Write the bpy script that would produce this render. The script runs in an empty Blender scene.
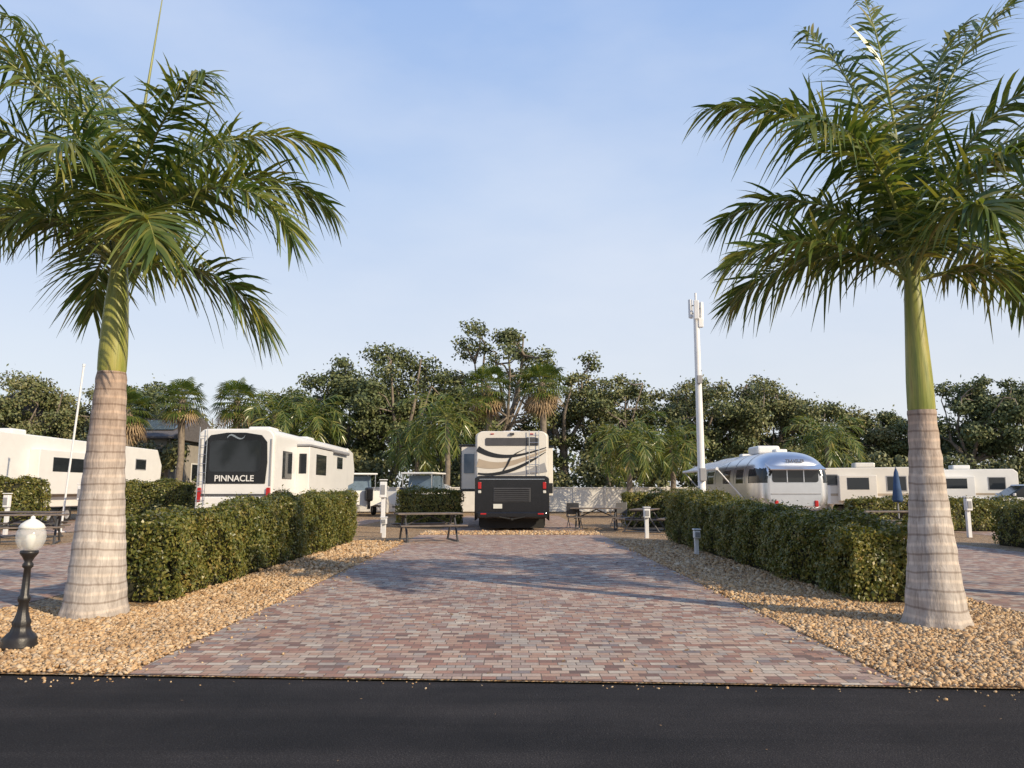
import bpy, math, random
import numpy as np
from mathutils import Vector, Matrix
R=math.radians
rng=np.random.default_rng(7)
random.seed(7)
scene=bpy.context.scene
col=scene.collection
# ------------------------------------------------------------------ materials
def newmat(name):
    m=bpy.data.materials.new(name); m.use_nodes=True
    nt=m.node_tree; nt.nodes.clear()
    out=nt.nodes.new('ShaderNodeOutputMaterial')
    return m,nt,out
def N(nt,t,**kw):
    n=nt.nodes.new(t)
    for k,v in kw.items():
        if k in n.inputs: n.inputs[k].default_value=v
        else: setattr(n,k,v)
    return n
def c4(c): return (c[0],c[1],c[2],1)
def ramp(nt,fac,stops,interp='LINEAR'):
    r=nt.nodes.new('ShaderNodeValToRGB'); r.color_ramp.interpolation=interp
    e=r.color_ramp.elements
    while len(e)<len(stops): e.new(0.5)
    for el,(p,c) in zip(e,stops):
        el.position=p; el.color=c4(c) if len(c)==3 else c
    nt.links.new(fac,r.inputs[0]); return r.outputs[0]
def mixc(nt,fac,a,b,mode='MIX'):
    m=nt.nodes.new('ShaderNodeMix'); m.data_type='RGBA'; m.blend_type=mode
    for s,v in ((0,fac),(6,a),(7,b)):
        if hasattr(v,'links') or hasattr(v,'is_linked'): nt.links.new(v,m.inputs[s])
        elif isinstance(v,(int,float)): m.inputs[s].default_value=v
        else: m.inputs[s].default_value=c4(v)
    return m.outputs[2]
def noise(nt,vec,scale,detail=4,rough=.6):
    n=N(nt,'ShaderNodeTexNoise'); n.inputs['Scale'].default_value=scale
    n.inputs['Detail'].default_value=detail; n.inputs['Roughness'].default_value=rough
    if vec is not None: nt.links.new(vec,n.inputs['Vector'])
    return n.outputs[0]
def objc(nt,scale=None):
    t=nt.nodes.new('ShaderNodeTexCoord'); o=t.outputs['Object']
    if scale:
        m=nt.nodes.new('ShaderNodeMapping'); m.inputs['Scale'].default_value=scale
        nt.links.new(o,m.inputs[0]); o=m.outputs[0]
    return o
def bump(nt,h,strength=.3,dist=.01):
    b=nt.nodes.new('ShaderNodeBump'); b.inputs['Strength'].default_value=strength
    b.inputs['Distance'].default_value=dist; nt.links.new(h,b.inputs['Height']); return b.outputs[0]
def pmat(name,c,rough=.5,metal=0,var=.12,scale=3,bmp=0,bscale=40,alpha=1):
    m,nt,out=newmat(name)
    p=N(nt,'ShaderNodeBsdfPrincipled'); p.inputs['Roughness'].default_value=rough; p.inputs['Metallic'].default_value=metal
    oc=objc(nt)
    nz=noise(nt,oc,scale,5)
    a=[x*(1-var) for x in c]; b=[min(1,x*(1+var)) for x in c]
    cc=ramp(nt,nz,[(.3,a),(.7,b)])
    nt.links.new(cc,p.inputs['Base Color'])
    if bmp: nt.links.new(bump(nt,noise(nt,oc,bscale,4),bmp,.01),p.inputs['Normal'])
    p.inputs['Alpha'].default_value=alpha
    nt.links.new(p.outputs[0],out.inputs[0]); return m
def leafmat(name,stops,trans=.3,rough=.5,nscale=.8,mix=.5,objvar=0):
    m,nt,out=newmat(name)
    g=nt.nodes.new('ShaderNodeNewGeometry')
    nz=noise(nt,objc(nt),nscale,2)
    mm=N(nt,'ShaderNodeMath',operation='MULTIPLY_ADD'); nt.links.new(g.outputs['Random Per Island'],mm.inputs[0]); mm.inputs[1].default_value=mix
    m2=N(nt,'ShaderNodeMath',operation='MULTIPLY'); nt.links.new(nz,m2.inputs[0]); m2.inputs[1].default_value=1-mix+.15
    nt.links.new(m2.outputs[0],mm.inputs[2]); fac=mm.outputs[0]
    if objvar:
        oi=nt.nodes.new('ShaderNodeObjectInfo'); m3=N(nt,'ShaderNodeMath',operation='MULTIPLY_ADD'); nt.links.new(oi.outputs['Random'],m3.inputs[0]); m3.inputs[1].default_value=objvar
        m4=N(nt,'ShaderNodeMath',operation='SUBTRACT'); nt.links.new(fac,m4.inputs[0]); m4.inputs[1].default_value=objvar/2
        nt.links.new(m4.outputs[0],m3.inputs[2]); fac=m3.outputs[0]
    cc=ramp(nt,fac,stops)
    p=N(nt,'ShaderNodeBsdfPrincipled'); p.inputs['Roughness'].default_value=rough
    p.inputs['Specular IOR Level'].default_value=.5
    nt.links.new(cc,p.inputs['Base Color'])
    if trans==0: nt.links.new(p.outputs[0],out.inputs[0]); return m
    t=N(nt,'ShaderNodeBsdfTranslucent'); 
    tc=mixc(nt,1.0,cc,(1.4,1.4,.6),'MULTIPLY'); nt.links.new(tc,t.inputs[0])
    mx=N(nt,'ShaderNodeMixShader'); mx.inputs[0].default_value=trans
    nt.links.new(p.outputs[0],mx.inputs[1]); nt.links.new(t.outputs[0],mx.inputs[2])
    nt.links.new(mx.outputs[0],out.inputs[0]); return m

GRAV=[(0,(.17,.09,.04)),(.2,(.44,.25,.105)),(.45,(.60,.38,.18)),(.7,(.68,.49,.28)),(.9,(.76,.62,.44)),(1,(.36,.31,.26))]
def gravel_mat():
    m,nt,out=newmat('gravel_bed'); o=objc(nt)
    v=N(nt,'ShaderNodeTexVoronoi'); v.inputs['Scale'].default_value=36; nt.links.new(o,v.inputs['Vector'])
    s=N(nt,'ShaderNodeSeparateColor'); nt.links.new(v.outputs['Color'],s.inputs[0])
    c=ramp(nt,s.outputs[0],GRAV)
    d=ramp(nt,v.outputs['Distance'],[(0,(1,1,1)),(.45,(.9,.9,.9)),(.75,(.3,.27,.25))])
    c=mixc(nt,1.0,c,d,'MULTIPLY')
    big=ramp(nt,noise(nt,o,.6,4),[(.3,(.78,.76,.74)),(.7,(1,1,1))])
    c=mixc(nt,1.0,c,big,'MULTIPLY')
    p=N(nt,'ShaderNodeBsdfPrincipled'); p.inputs['Roughness'].default_value=.85
    nt.links.new(c,p.inputs['Base Color'])
    b=N(nt,'ShaderNodeBump'); b.invert=True; b.inputs['Strength'].default_value=.9; b.inputs['Distance'].default_value=.02
    nt.links.new(v.outputs['Distance'],b.inputs['Height']); nt.links.new(b.outputs[0],p.inputs['Normal'])
    nt.links.new(p.outputs[0],out.inputs[0]); return m
def pebble_mat():
    m,nt,out=newmat('pebble'); g=nt.nodes.new('ShaderNodeNewGeometry')
    c=ramp(nt,g.outputs['Random Per Island'],GRAV)
    c=mixc(nt,.35,c,ramp(nt,noise(nt,objc(nt),60,2),[(.3,(.3,.19,.10)),(.7,(.78,.58,.36))]))
    big=ramp(nt,noise(nt,objc(nt),1.3,4),[(.3,(.72,.68,.64)),(.65,(1,1,1))]); c=mixc(nt,1.0,c,big,'MULTIPLY')
    p=N(nt,'ShaderNodeBsdfPrincipled'); p.inputs['Roughness'].default_value=.75
    nt.links.new(c,p.inputs['Base Color']); nt.links.new(p.outputs[0],out.inputs[0]); return m
def paver_mat():
    m,nt,out=newmat('brick_pavers'); o=objc(nt)
    nz=N(nt,'ShaderNodeTexNoise'); nz.inputs['Scale'].default_value=7; nt.links.new(o,nz.inputs['Vector'])
    vm=N(nt,'ShaderNodeVectorMath',operation='MULTIPLY_ADD'); nt.links.new(nz.outputs['Color'],vm.inputs[0]); vm.inputs[1].default_value=(.008,.008,0); nt.links.new(o,vm.inputs[2])
    b=N(nt,'ShaderNodeTexBrick'); b.offset=.5; b.squash=.75; b.squash_frequency=3
    nt.links.new(vm.outputs[0],b.inputs['Vector'])
    b.inputs['Color1'].default_value=(0,0,0,1); b.inputs['Color2'].default_value=(1,1,1,1); b.inputs['Mortar'].default_value=(.5,.5,.5,1)
    b.inputs['Scale'].default_value=1; b.inputs['Mortar Size'].default_value=.005; b.inputs['Mortar Smooth'].default_value=.3
    b.inputs['Brick Width'].default_value=.15; b.inputs['Row Height'].default_value=.095; b.inputs['Bias'].default_value=0
    c=ramp(nt,b.outputs['Color'],[(0,(.19,.125,.105)),(.18,(.42,.225,.165)),(.36,(.50,.33,.24)),(.55,(.60,.46,.36)),(.70,(.36,.245,.21)),(.86,(.66,.57,.46)),(1,(.25,.205,.205))])
    f=ramp(nt,noise(nt,o,35,5,.7),[(.25,(.74,.74,.74)),(.75,(1.08,1.08,1.08))])
    c=mixc(nt,1.0,c,f,'MULTIPLY')
    big=ramp(nt,noise(nt,o,.55,4),[(.3,(.82,.82,.83)),(.65,(1.03,1.02,1))]); c=mixc(nt,1.0,c,big,'MULTIPLY')
    st=ramp(nt,noise(nt,objc(nt,(1.5,.25,1)),1.0,5,.7),[(.55,(0,0,0)),(.75,(.3,.3,.3))]); c=mixc(nt,st,c,(.2,.17,.15))
    c=mixc(nt,b.outputs['Fac'],c,(.15,.115,.09))
    p=N(nt,'ShaderNodeBsdfPrincipled'); p.inputs['Roughness'].default_value=.8
    nt.links.new(c,p.inputs['Base Color'])
    h=N(nt,'ShaderNodeMath',operation='MULTIPLY_ADD'); nt.links.new(b.outputs['Fac'],h.inputs[0]); h.inputs[1].default_value=-1
    nt.links.new(noise(nt,o,60,4),h.inputs[2])
    nt.links.new(bump(nt,h.outputs[0],.5,.006),p.inputs['Normal'])
    nt.links.new(p.outputs[0],out.inputs[0]); return m
def asphalt_mat():
    m,nt,out=newmat('asphalt'); o=objc(nt)
    c=ramp(nt,noise(nt,o,90,4,.9),[(.34,(.010,.0092,.010)),(.53,(.024,.0225,.0235)),(.64,(.06,.056,.055)),(.76,(.22,.20,.185))])
    big=ramp(nt,noise(nt,o,.9,6,.65),[(.3,(.66,.66,.67)),(.7,(1.35,1.32,1.3))]); c=mixc(nt,1.0,c,big,'MULTIPLY')
    tr=ramp(nt,noise(nt,objc(nt,(.10,1.5,1)),1.2,4),[(.40,(.8,.8,.8)),(.62,(1.35,1.31,1.27))]); c=mixc(nt,1.0,c,tr,'MULTIPLY')
    p=N(nt,'ShaderNodeBsdfPrincipled'); p.inputs['Roughness'].default_value=.8; p.inputs['Specular IOR Level'].default_value=.18
    nt.links.new(c,p.inputs['Base Color'])
    nt.links.new(bump(nt,noise(nt,o,90,3,.8),.9,.008),p.inputs['Normal'])
    nt.links.new(p.outputs[0],out.inputs[0]); return m
def trunk_mat():
    m,nt,out=newmat('palm_trunk_bark'); 
    w=N(nt,'ShaderNodeTexWave',wave_type='BANDS',bands_direction='Z'); nt.links.new(objc(nt),w.inputs[0])
    w.inputs['Scale'].default_value=1.7; w.inputs['Distortion'].default_value=2.2; w.inputs['Detail'].default_value=3; w.inputs['Detail Scale'].default_value=.8
    base=ramp(nt,noise(nt,objc(nt,(6,6,1.6)),2.2,6,.65),[(.25,(.29,.255,.225)),(.5,(.46,.41,.37)),(.75,(.60,.56,.51))])
    ring=ramp(nt,w.outputs[0],[(0,(.62,.58,.55)),(.06,(1,1,1)),(.86,(1,1,1)),(1,(1.3,1.27,1.22))])
    c=mixc(nt,1.0,base,ring,'MULTIPLY')
    sp=nt.nodes.new('ShaderNodeSeparateXYZ'); nt.links.new(objc(nt),sp.inputs[0])
    zz=N(nt,'ShaderNodeMath',operation='MULTIPLY_ADD'); nt.links.new(noise(nt,objc(nt),3,3),zz.inputs[0]); zz.inputs[1].default_value=.5; nt.links.new(sp.outputs[2],zz.inputs[2])
    dv=N(nt,'ShaderNodeMath',operation='DIVIDE'); nt.links.new(zz.outputs[0],dv.inputs[0]); dv.inputs[1].default_value=3.2
    zc=ramp(nt,dv.outputs[0],[(0,(.82,.78,.73)),(.18,(1,1,1)),(.5,(1,.98,.97)),(.75,(.84,.73,.67)),(1,(.76,.62,.55))]); c=mixc(nt,1.0,c,zc,'MULTIPLY')
    cr=ramp(nt,noise(nt,objc(nt,(30,30,2)),1.5,5,.7),[(.38,(.6,.57,.55)),(.5,(1,1,1))]); c=mixc(nt,.6,c,mixc(nt,1.0,c,cr,'MULTIPLY'))
    p=N(nt,'ShaderNodeBsdfPrincipled'); p.inputs['Roughness'].default_value=.85
    nt.links.new(c,p.inputs['Base Color'])
    nt.links.new(bump(nt,noise(nt,objc(nt,(20,20,5)),2,5),.5,.015),p.inputs['Normal'])
    nt.links.new(p.outputs[0],out.inputs[0]); return m
def shaft_mat():
    m,nt,out=newmat('palm_crownshaft'); 
    c=ramp(nt,noise(nt,objc(nt,(5,5,.7)),1.6,5),[(.25,(.12,.15,.02)),(.45,(.22,.25,.045)),(.62,(.34,.32,.08)),(.8,(.28,.18,.075))])
    fi=ramp(nt,noise(nt,objc(nt,(50,50,.9)),1.6,5,.7),[(.3,(.62,.60,.52)),(.5,(1,1,1)),(.75,(1.15,1.1,1))]); c=mixc(nt,1.0,c,fi,'MULTIPLY')
    sc=ramp(nt,noise(nt,objc(nt,(9,9,4)),2,5,.8),[(.62,(0,0,0)),(.72,(.6,.6,.6))]); c=mixc(nt,sc,c,(.19,.13,.07))
    p=N(nt,'ShaderNodeBsdfPrincipled'); p.inputs['Roughness'].default_value=.45
    nt.links.new(c,p.inputs['Base Color'])
    nt.links.new(bump(nt,noise(nt,objc(nt,(40,40,1)),1.5,3),.35,.01),p.inputs['Normal'])
    nt.links.new(p.outputs[0],out.inputs[0]); return m
M={}
M['gravel']=gravel_mat(); M['pebble']=pebble_mat(); M['paver']=paver_mat(); M['asphalt']=asphalt_mat()
M['trunk']=trunk_mat(); M['shaft']=shaft_mat()
M['frond']=leafmat('palm_leaflet',[(.08,(.03,.058,.017)),(.38,(.07,.115,.03)),(.65,(.14,.18,.045)),(.85,(.27,.26,.07)),(.98,(.38,.28,.10))],.33,.30,1.5,.55)
M['rachis']=pmat('palm_rachis',(.24,.25,.07),.45,var=.3)
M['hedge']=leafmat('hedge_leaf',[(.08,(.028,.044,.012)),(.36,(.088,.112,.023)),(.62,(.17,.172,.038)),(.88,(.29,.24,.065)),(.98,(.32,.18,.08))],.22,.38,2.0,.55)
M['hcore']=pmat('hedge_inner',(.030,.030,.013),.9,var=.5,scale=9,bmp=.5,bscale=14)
M['oak']=leafmat('oak_leaf',[(.12,(.035,.052,.02)),(.42,(.085,.112,.04)),(.70,(.145,.16,.055)),(.95,(.22,.20,.085))],0,.6,.35,.45,.3)
M['oak2']=leafmat('tree_leaf_olive',[(.12,(.048,.06,.026)),(.42,(.115,.13,.05)),(.70,(.19,.185,.07)),(.95,(.30,.24,.12))],0,.6,.35,.45,.3)
M['bark']=pmat('tree_bark',(.20,.165,.13),.9,var=.4,scale=4,bmp=.5)
M['deadfrond']=pmat('dead_frond',(.34,.24,.14),.8,var=.4)
M['white']=pmat('white_gelcoat',(.74,.73,.70),.3,var=.05,scale=1.2)
M['offwhite']=pmat('cream_gelcoat',(.66,.63,.57),.3,var=.06,scale=1.2)
M['wpaint']=pmat('white_painted_steel',(.74,.74,.74),.4,var=.05)
M['vinyl']=pmat('white_vinyl',(.66,.64,.60),.5,var=.07)
M['black']=pmat('black_gloss',(.012,.012,.014),.18,var=.2)
M['dkgrey']=pmat('dark_grey',(.06,.06,.065),.5,var=.2)
M['grey']=pmat('mid_grey',(.28,.28,.29),.5,var=.1)
M['tan']=pmat('tan_decal',(.40,.33,.25),.35,var=.08)
M['red']=pmat('tail_light_red',(.42,.02,.02),.25,var=.1)
M['glass']=pmat('dark_glass',(.02,.024,.028),.06,var=.1)
M['glassb']=pmat('blue_tinted_glass',(.10,.14,.18),.06,var=.2)
M['rubber']=pmat('rubber',(.02,.02,.02),.85,var=.2)
M['chrome']=pmat('polished_metal',(.7,.7,.7),.2,1,var=.05)
M['alum']=pmat('brushed_aluminium',(.74,.75,.77),.30,.92,var=.06,scale=2)
M['castiron']=pmat('black_cast_iron',(.018,.016,.016),.42,var=.35,bmp=.2)
M['globe']=pmat('globe_glass',(.86,.86,.83),.12,var=.03,alpha=.42)
M['bulb']=pmat('bulb',(.8,.78,.72),.4)
M['wood']=pmat('weathered_boards',(.15,.12,.10),.75,var=.35,scale=6,bmp=.3)
M['roof']=pmat('roof_shingle',(.12,.11,.11),.9,var=.3,scale=8,bmp=.4)
M['stucco']=pmat('stucco',(.34,.31,.27),.9,var=.1)
M['blue']=pmat('blue_canvas',(.03,.07,.16),.8,var=.2)
M['stripe']=pmat('awning_fabric',(.42,.44,.46),.8,var=.2)
M['ground']=pmat('dry_grass_ground',(.13,.13,.06),.95,var=.4,scale=.7,bmp=.5,bscale=12)
M['dryleaf']=pmat('dry_leaf',(.28,.17,.08),.8,var=.5,scale=3)
M['plate']=pmat('plate',(.6,.6,.55),.5)

# ------------------------------------------------------------------ mesh helpers
def make_mesh(name,V,groups,mats,smooth=False):
    V=np.asarray(V,dtype=np.float32)
    me=bpy.data.meshes.new(name)
    tot=sum(len(F) for F,_ in groups); loops=sum(F.size for F,_ in groups)
    me.vertices.add(len(V)); me.vertices.foreach_set('co',V.ravel())
    me.loops.add(loops); me.polygons.add(tot)
    li=np.concatenate([F.ravel() for F,_ in groups]).astype(np.int32)
    sz=np.concatenate([np.full(len(F),F.shape[1]) for F,_ in groups]).astype(np.int32)
    st=np.concatenate([[0],np.cumsum(sz)[:-1]]).astype(np.int32)
    me.loops.foreach_set('vertex_index',li)
    me.polygons.foreach_set('loop_start',st); me.polygons.foreach_set('loop_total',sz)
    mi=np.concatenate([np.full(len(F),k) if np.isscalar(k) else np.asarray(k) for F,k in groups]).astype(np.int32)
    me.polygons.foreach_set('material_index',mi)
    if smooth: me.polygons.foreach_set('use_smooth',np.ones(tot,dtype=bool))
    for m in mats: me.materials.append(m)
    me.update(calc_edges=True); me.validate(); return me
def add(name,me,parent=None,loc=(0,0,0),rot=(0,0,0),scale=(1,1,1)):
    o=bpy.data.objects.new(name,me); col.objects.link(o)
    o.location=loc; o.rotation_euler=rot; o.scale=scale
    if parent: o.parent=parent
    return o
def root(name,loc=(0,0,0),rz=0,scale=1):
    e=bpy.data.objects.new(name,None); col.objects.link(e); e.location=loc; e.rotation_euler=(0,0,rz)
    e.scale=(scale,)*3; e.empty_display_size=.3; return e
class MB:
    def __init__(s): s.V=[];s.F=[];s.n=0
    def add(s,V,F,mi):
        V=np.asarray(V,float).reshape(-1,3);F=np.asarray(F)
        s.V.append(V); s.F.append((F+s.n,mi)); s.n+=len(V)
    def mesh(s,name,mats,smooth=False): return make_mesh(name,np.concatenate(s.V),s.F,mats,smooth)
def tube(pts,rad,seg=8):
    pts=np.asarray(pts,float); n=len(pts); T=np.gradient(pts,axis=0); T/=np.linalg.norm(T,axis=1)[:,None]+1e-9
    ref=np.array([1,0,0]) if abs(T[:,0]).mean()<.8 else np.array([0,1,0])
    A=np.cross(T,ref); A/=np.linalg.norm(A,axis=1)[:,None]+1e-9; B=np.cross(T,A)
    th=np.linspace(0,2*np.pi,seg,endpoint=False)
    rad=np.broadcast_to(np.asarray(rad,float),(n,))
    V=pts[:,None]+rad[:,None,None]*(A[:,None]*np.cos(th)[None,:,None]+B[:,None]*np.sin(th)[None,:,None])
    F=[]
    for i in range(n-1):
        for j in range(seg):
            k=(j+1)%seg; F.append((i*seg+j,i*seg+k,(i+1)*seg+k,(i+1)*seg+j))
    return V.reshape(-1,3),np.array(F)
def lathe(prof,seg=32,axis='z'):
    V=[];th=np.linspace(0,2*np.pi,seg,endpoint=False)
    for r,z in prof:
        for t in th:
            if axis=='z': V.append((r*math.cos(t),r*math.sin(t),z))
            else: V.append((z,r*math.cos(t),r*math.sin(t)))
    F=[]
    for i in range(len(prof)-1):
        for j in range(seg):
            k=(j+1)%seg; F.append((i*seg+j,i*seg+k,(i+1)*seg+k,(i+1)*seg+j))
    return np.array(V),np.array(F)
import bmesh
def finish_bm(name,bm,mat,parent,bev=0,seg=2,smooth=False):
    bmesh.ops.recalc_face_normals(bm,faces=bm.faces)
    if bev>0:
        bmesh.ops.bevel(bm,geom=list(bm.edges),offset=bev,segments=seg,profile=.5,affect='EDGES',clamp_overlap=True)
    if smooth:
        for f in bm.faces: f.smooth=True
    me=bpy.data.meshes.new(name); bm.to_mesh(me); bm.free(); me.materials.append(mat)
    return add(name,me,parent)
def box(name,parent,c,s,mat,bev=.01,seg=2,smooth=False):
    bm=bmesh.new(); bmesh.ops.create_cube(bm,size=1)
    for v in bm.verts: v.co=Vector((c[0]+v.co.x*s[0],c[1]+v.co.y*s[1],c[2]+v.co.z*s[2]))
    return finish_bm(name,bm,mat,parent,bev,seg,smooth)
def prism(name,parent,pts,a0,a1,mat,plane='yz',bev=0,seg=2):
    bm=bmesh.new()
    def mk(p,a): return (a,p[0],p[1]) if plane=='yz' else ((p[0],a,p[1]) if plane=='xz' else (p[0],p[1],a))
    v0=[bm.verts.new(mk(p,a0)) for p in pts]; v1=[bm.verts.new(mk(p,a1)) for p in pts]
    bm.faces.new(v0); bm.faces.new(v1[::-1]); n=len(pts)
    for i in range(n): bm.faces.new((v0[i],v1[i],v1[(i+1)%n],v0[(i+1)%n]))
    return finish_bm(name,bm,mat,parent,bev,seg)
def rod(name,parent,p0,p1,r,mat,seg=10):
    p0=np.array(p0,float);p1=np.array(p1,float)
    V,F=tube([p0,p1],[r,r],seg)
    b=MB(); b.add(V,F,0)
    b.add(V,np.array([list(range(seg))[::-1]]),0); b.add(V,np.array([list(range(seg,2*seg))]),0)
    return add(name,b.mesh(name,[mat]),parent)
def rrect(x0,x1,z0,z1,r,n=5):
    P=[]
    for cx,cz,a in ((x1-r,z1-r,0),(x0+r,z1-r,90),(x0+r,z0+r,180),(x1-r,z0+r,270)):
        for i in range(n+1):
            t=R(a+90*i/n); P.append((cx+r*math.cos(t),cz+r*math.sin(t)))
    return P
def wheel(parent,x,y,r=.38,w=.24,nm='wheel'):
    V,F=lathe([(r*.55,-w/2),(r*.92,-w/2),(r,-w/2+.04),(r,w/2-.04),(r*.92,w/2),(r*.55,w/2)],24,'x')
    V2,F2=lathe([(.001,-w/2+.03),(r*.2,-w/2+.02),(r*.5,-w/2+.05),(r*.56,-w/2+.005)],24,'x')
    V3=V2*np.array([-1,1,1])
    b=MB(); b.add(V,F,0); b.add(V2,F2,1); b.add(V3,F2,1)
    return add(nm,b.mesh(nm,[M['rubber'],M['grey']],True),parent,(x,y,r))
def swoosh(name,parent,pts,wid,y,mat,th=.008):
    pts=np.array(pts,float); n=40
    t=np.linspace(0,1,n); k=np.linspace(0,1,len(pts))
    deg=min(3,len(pts)-1); px=np.polyval(np.polyfit(k,pts[:,0],deg),t); pz=np.polyval(np.polyfit(k,pts[:,1],deg),t)
    w=np.interp(t,np.linspace(0,1,len(wid)),wid)
    d=np.stack([np.gradient(px),np.gradient(pz)],1); d/=np.linalg.norm(d,axis=1)[:,None]; nn=np.stack([-d[:,1],d[:,0]],1)
    A=np.stack([px,pz],1)+nn*w[:,None]/2; B=np.stack([px,pz],1)-nn*w[:,None]/2
    V=[(a[0],y-th,a[1]) for a in A]+[(a[0],y-th,a[1]) for a in B]
    F=np.array([(i,i+1,n+i+1,n+i) for i in range(n-1)])
    b=MB(); b.add(V,F,0); return add(name,b.mesh(name,[mat]),parent)

# ------------------------------------------------------------------ ground
def quad(name,pts,z,mat):
    b=MB(); b.add([(x,y,z) for x,y in pts],np.array([list(range(len(pts)))]),0)
    return add(name,b.mesh(name,[mat]))
E=lambda x:5.95-.06*x
quad('ground',[(-700,-300),(700,-300),(700,1200),(-700,1200)],-.03,M['ground'])
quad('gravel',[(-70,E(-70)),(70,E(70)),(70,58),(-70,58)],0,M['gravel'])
quad('asphalt_road',[(-90,-9),(90,-9),(90,E(90)),(-90,E(-90))],-.012,M['asphalt'])
pads=[(-2.95,2.85)]+[(-12.0,-6.1),(5.9,11.7),(-21,-15.1),(15,21)]
for i,(a,b_) in enumerate(pads):
    quad('brick_paver_pad',[(a,E(a)+.02),(b_,E(b_)+.02),(b_,25.0 if i==0 else 38),(a,25.0 if i==0 else 38)],.006,M['paver'])
quad('brick_paver_pad',[(-2.6,27.2),(2.6,27.2),(2.6,44),(-2.6,44)],.006,M['paver'])
def ico():
    bm=bmesh.new(); bmesh.ops.create_icosphere(bm,subdivisions=1,radius=1)
    V=np.array([v.co[:] for v in bm.verts]);F=np.array([[v.index for v in f.verts] for f in bm.faces]); bm.free(); return V,F
IV,IF=ico()
def pebbles(name,regions,road=False):
    P=[];S=[]
    for (x0,x1,y0,y1,d,s) in regions:
        n=int((x1-x0)*(y1-y0)*d)
        x=rng.uniform(x0,x1,n); y=rng.uniform(y0,y1,n)
        if road: y=E(x)-.02-np.abs(rng.exponential(.10,n))
        else:
            k=y>E(x)+.01+.05*rng.random(n); x=x[k];y=y[k]
        P.append(np.stack([x,y],1)); S.append(s*rng.lognormal(0,.36,len(x)))
    P=np.concatenate(P);S=np.concatenate(S);n=len(P)
    a=rng.uniform(0,6.28,n); sx=S*rng.uniform(.8,1.3,n); sy=S*rng.uniform(.7,1,n); sz=S*rng.uniform(.45,.8,n)
    L=IV[None]*(1+rng.uniform(-.2,.2,(n,len(IV),1)))
    X=L[:,:,0]*sx[:,None];Y=L[:,:,1]*sy[:,None];Z=L[:,:,2]*sz[:,None]
    c=np.cos(a)[:,None];s=np.sin(a)[:,None]; tl=rng.uniform(-.5,.5,n)[:,None]
    Z2=Z+X*tl
    hb=.006+.006*np.sin(P[:,0]*2.3+1)*np.sin(P[:,1]*1.9) if not road else np.full(n,-.012)
    V=np.stack([X*c-Y*s+P[:,0:1],X*s+Y*c+P[:,1:2],Z2+(sz*.4+rng.uniform(0,.008 if not road else .001,n)+hb)[:,None]],2).reshape(-1,3)
    F=(IF[None]+(np.arange(n)*len(IV))[:,None,None]).reshape(-1,3)
    return add(name,make_mesh(name,V,[(F,0)],[M['pebble']],True))
pebbles('loose_gravel',[(-7.2,-6.05,6,8.5,1300,.0145),(-6.05,-2.96,6,9.5,1800,.0140),(-4.4,-2.96,9.5,13.5,1200,.016),(-4.4,-2.96,13.5,22,450,.022),
 (2.86,5.87,5.4,9.5,1800,.0140),(2.86,4.5,9.5,13.5,1200,.016),(5.2,5.87,9.5,13.5,700,.018),(2.86,4.4,13.5,22,450,.022),(-2.95,2.85,25,27,180,.028),
 (-2.98,2.9,24.95,25.1,300,.02)])
pebbles('stray_gravel',[(-2.98,-2.85,6,22,110,.012),(-2.9,-2.5,6,22,14,.011),(2.75,2.9,5.6,22,110,.012),(2.4,2.8,5.6,22,14,.011),(-2.9,2.8,6,7,2,.01)])
pebbles('road_edge_grit',[(-7,-2.9,0,1,32,.009),(2.8,6,0,1,32,.009),(-2.9,2.8,0,1,7,.006)],road=True)
n=520; cx=rng.uniform(-6,6,n); cy=rng.uniform(3.2,16,n); a=rng.uniform(0,6.28,n); s=rng.uniform(.015,.04,n)
keep=(cy>E(cx))|(rng.random(n)<.35); cx,cy,a,s=cx[keep],cy[keep],a[keep],s[keep]; n=len(cx)
s=np.where(cy<E(cx),s*.35,s)
zz=np.where(np.abs(cx)>2.9,.045,.012); zz=np.where(cy<E(cx),-.004,zz); u=np.stack([np.cos(a),np.sin(a),rng.uniform(-.2,.2,n)],1)*s[:,None]; v=np.stack([-np.sin(a),np.cos(a),rng.uniform(0,.3,n)],1)*s[:,None]*.5
C=np.stack([cx,cy,zz],1); V=np.stack([C-u,C+v,C+u,C-v],1).reshape(-1,3)
add('fallen_leaves',make_mesh('fallen_leaves',V,[(np.arange(4*n).reshape(-1,4),0)],[M['dryleaf']]))

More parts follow.
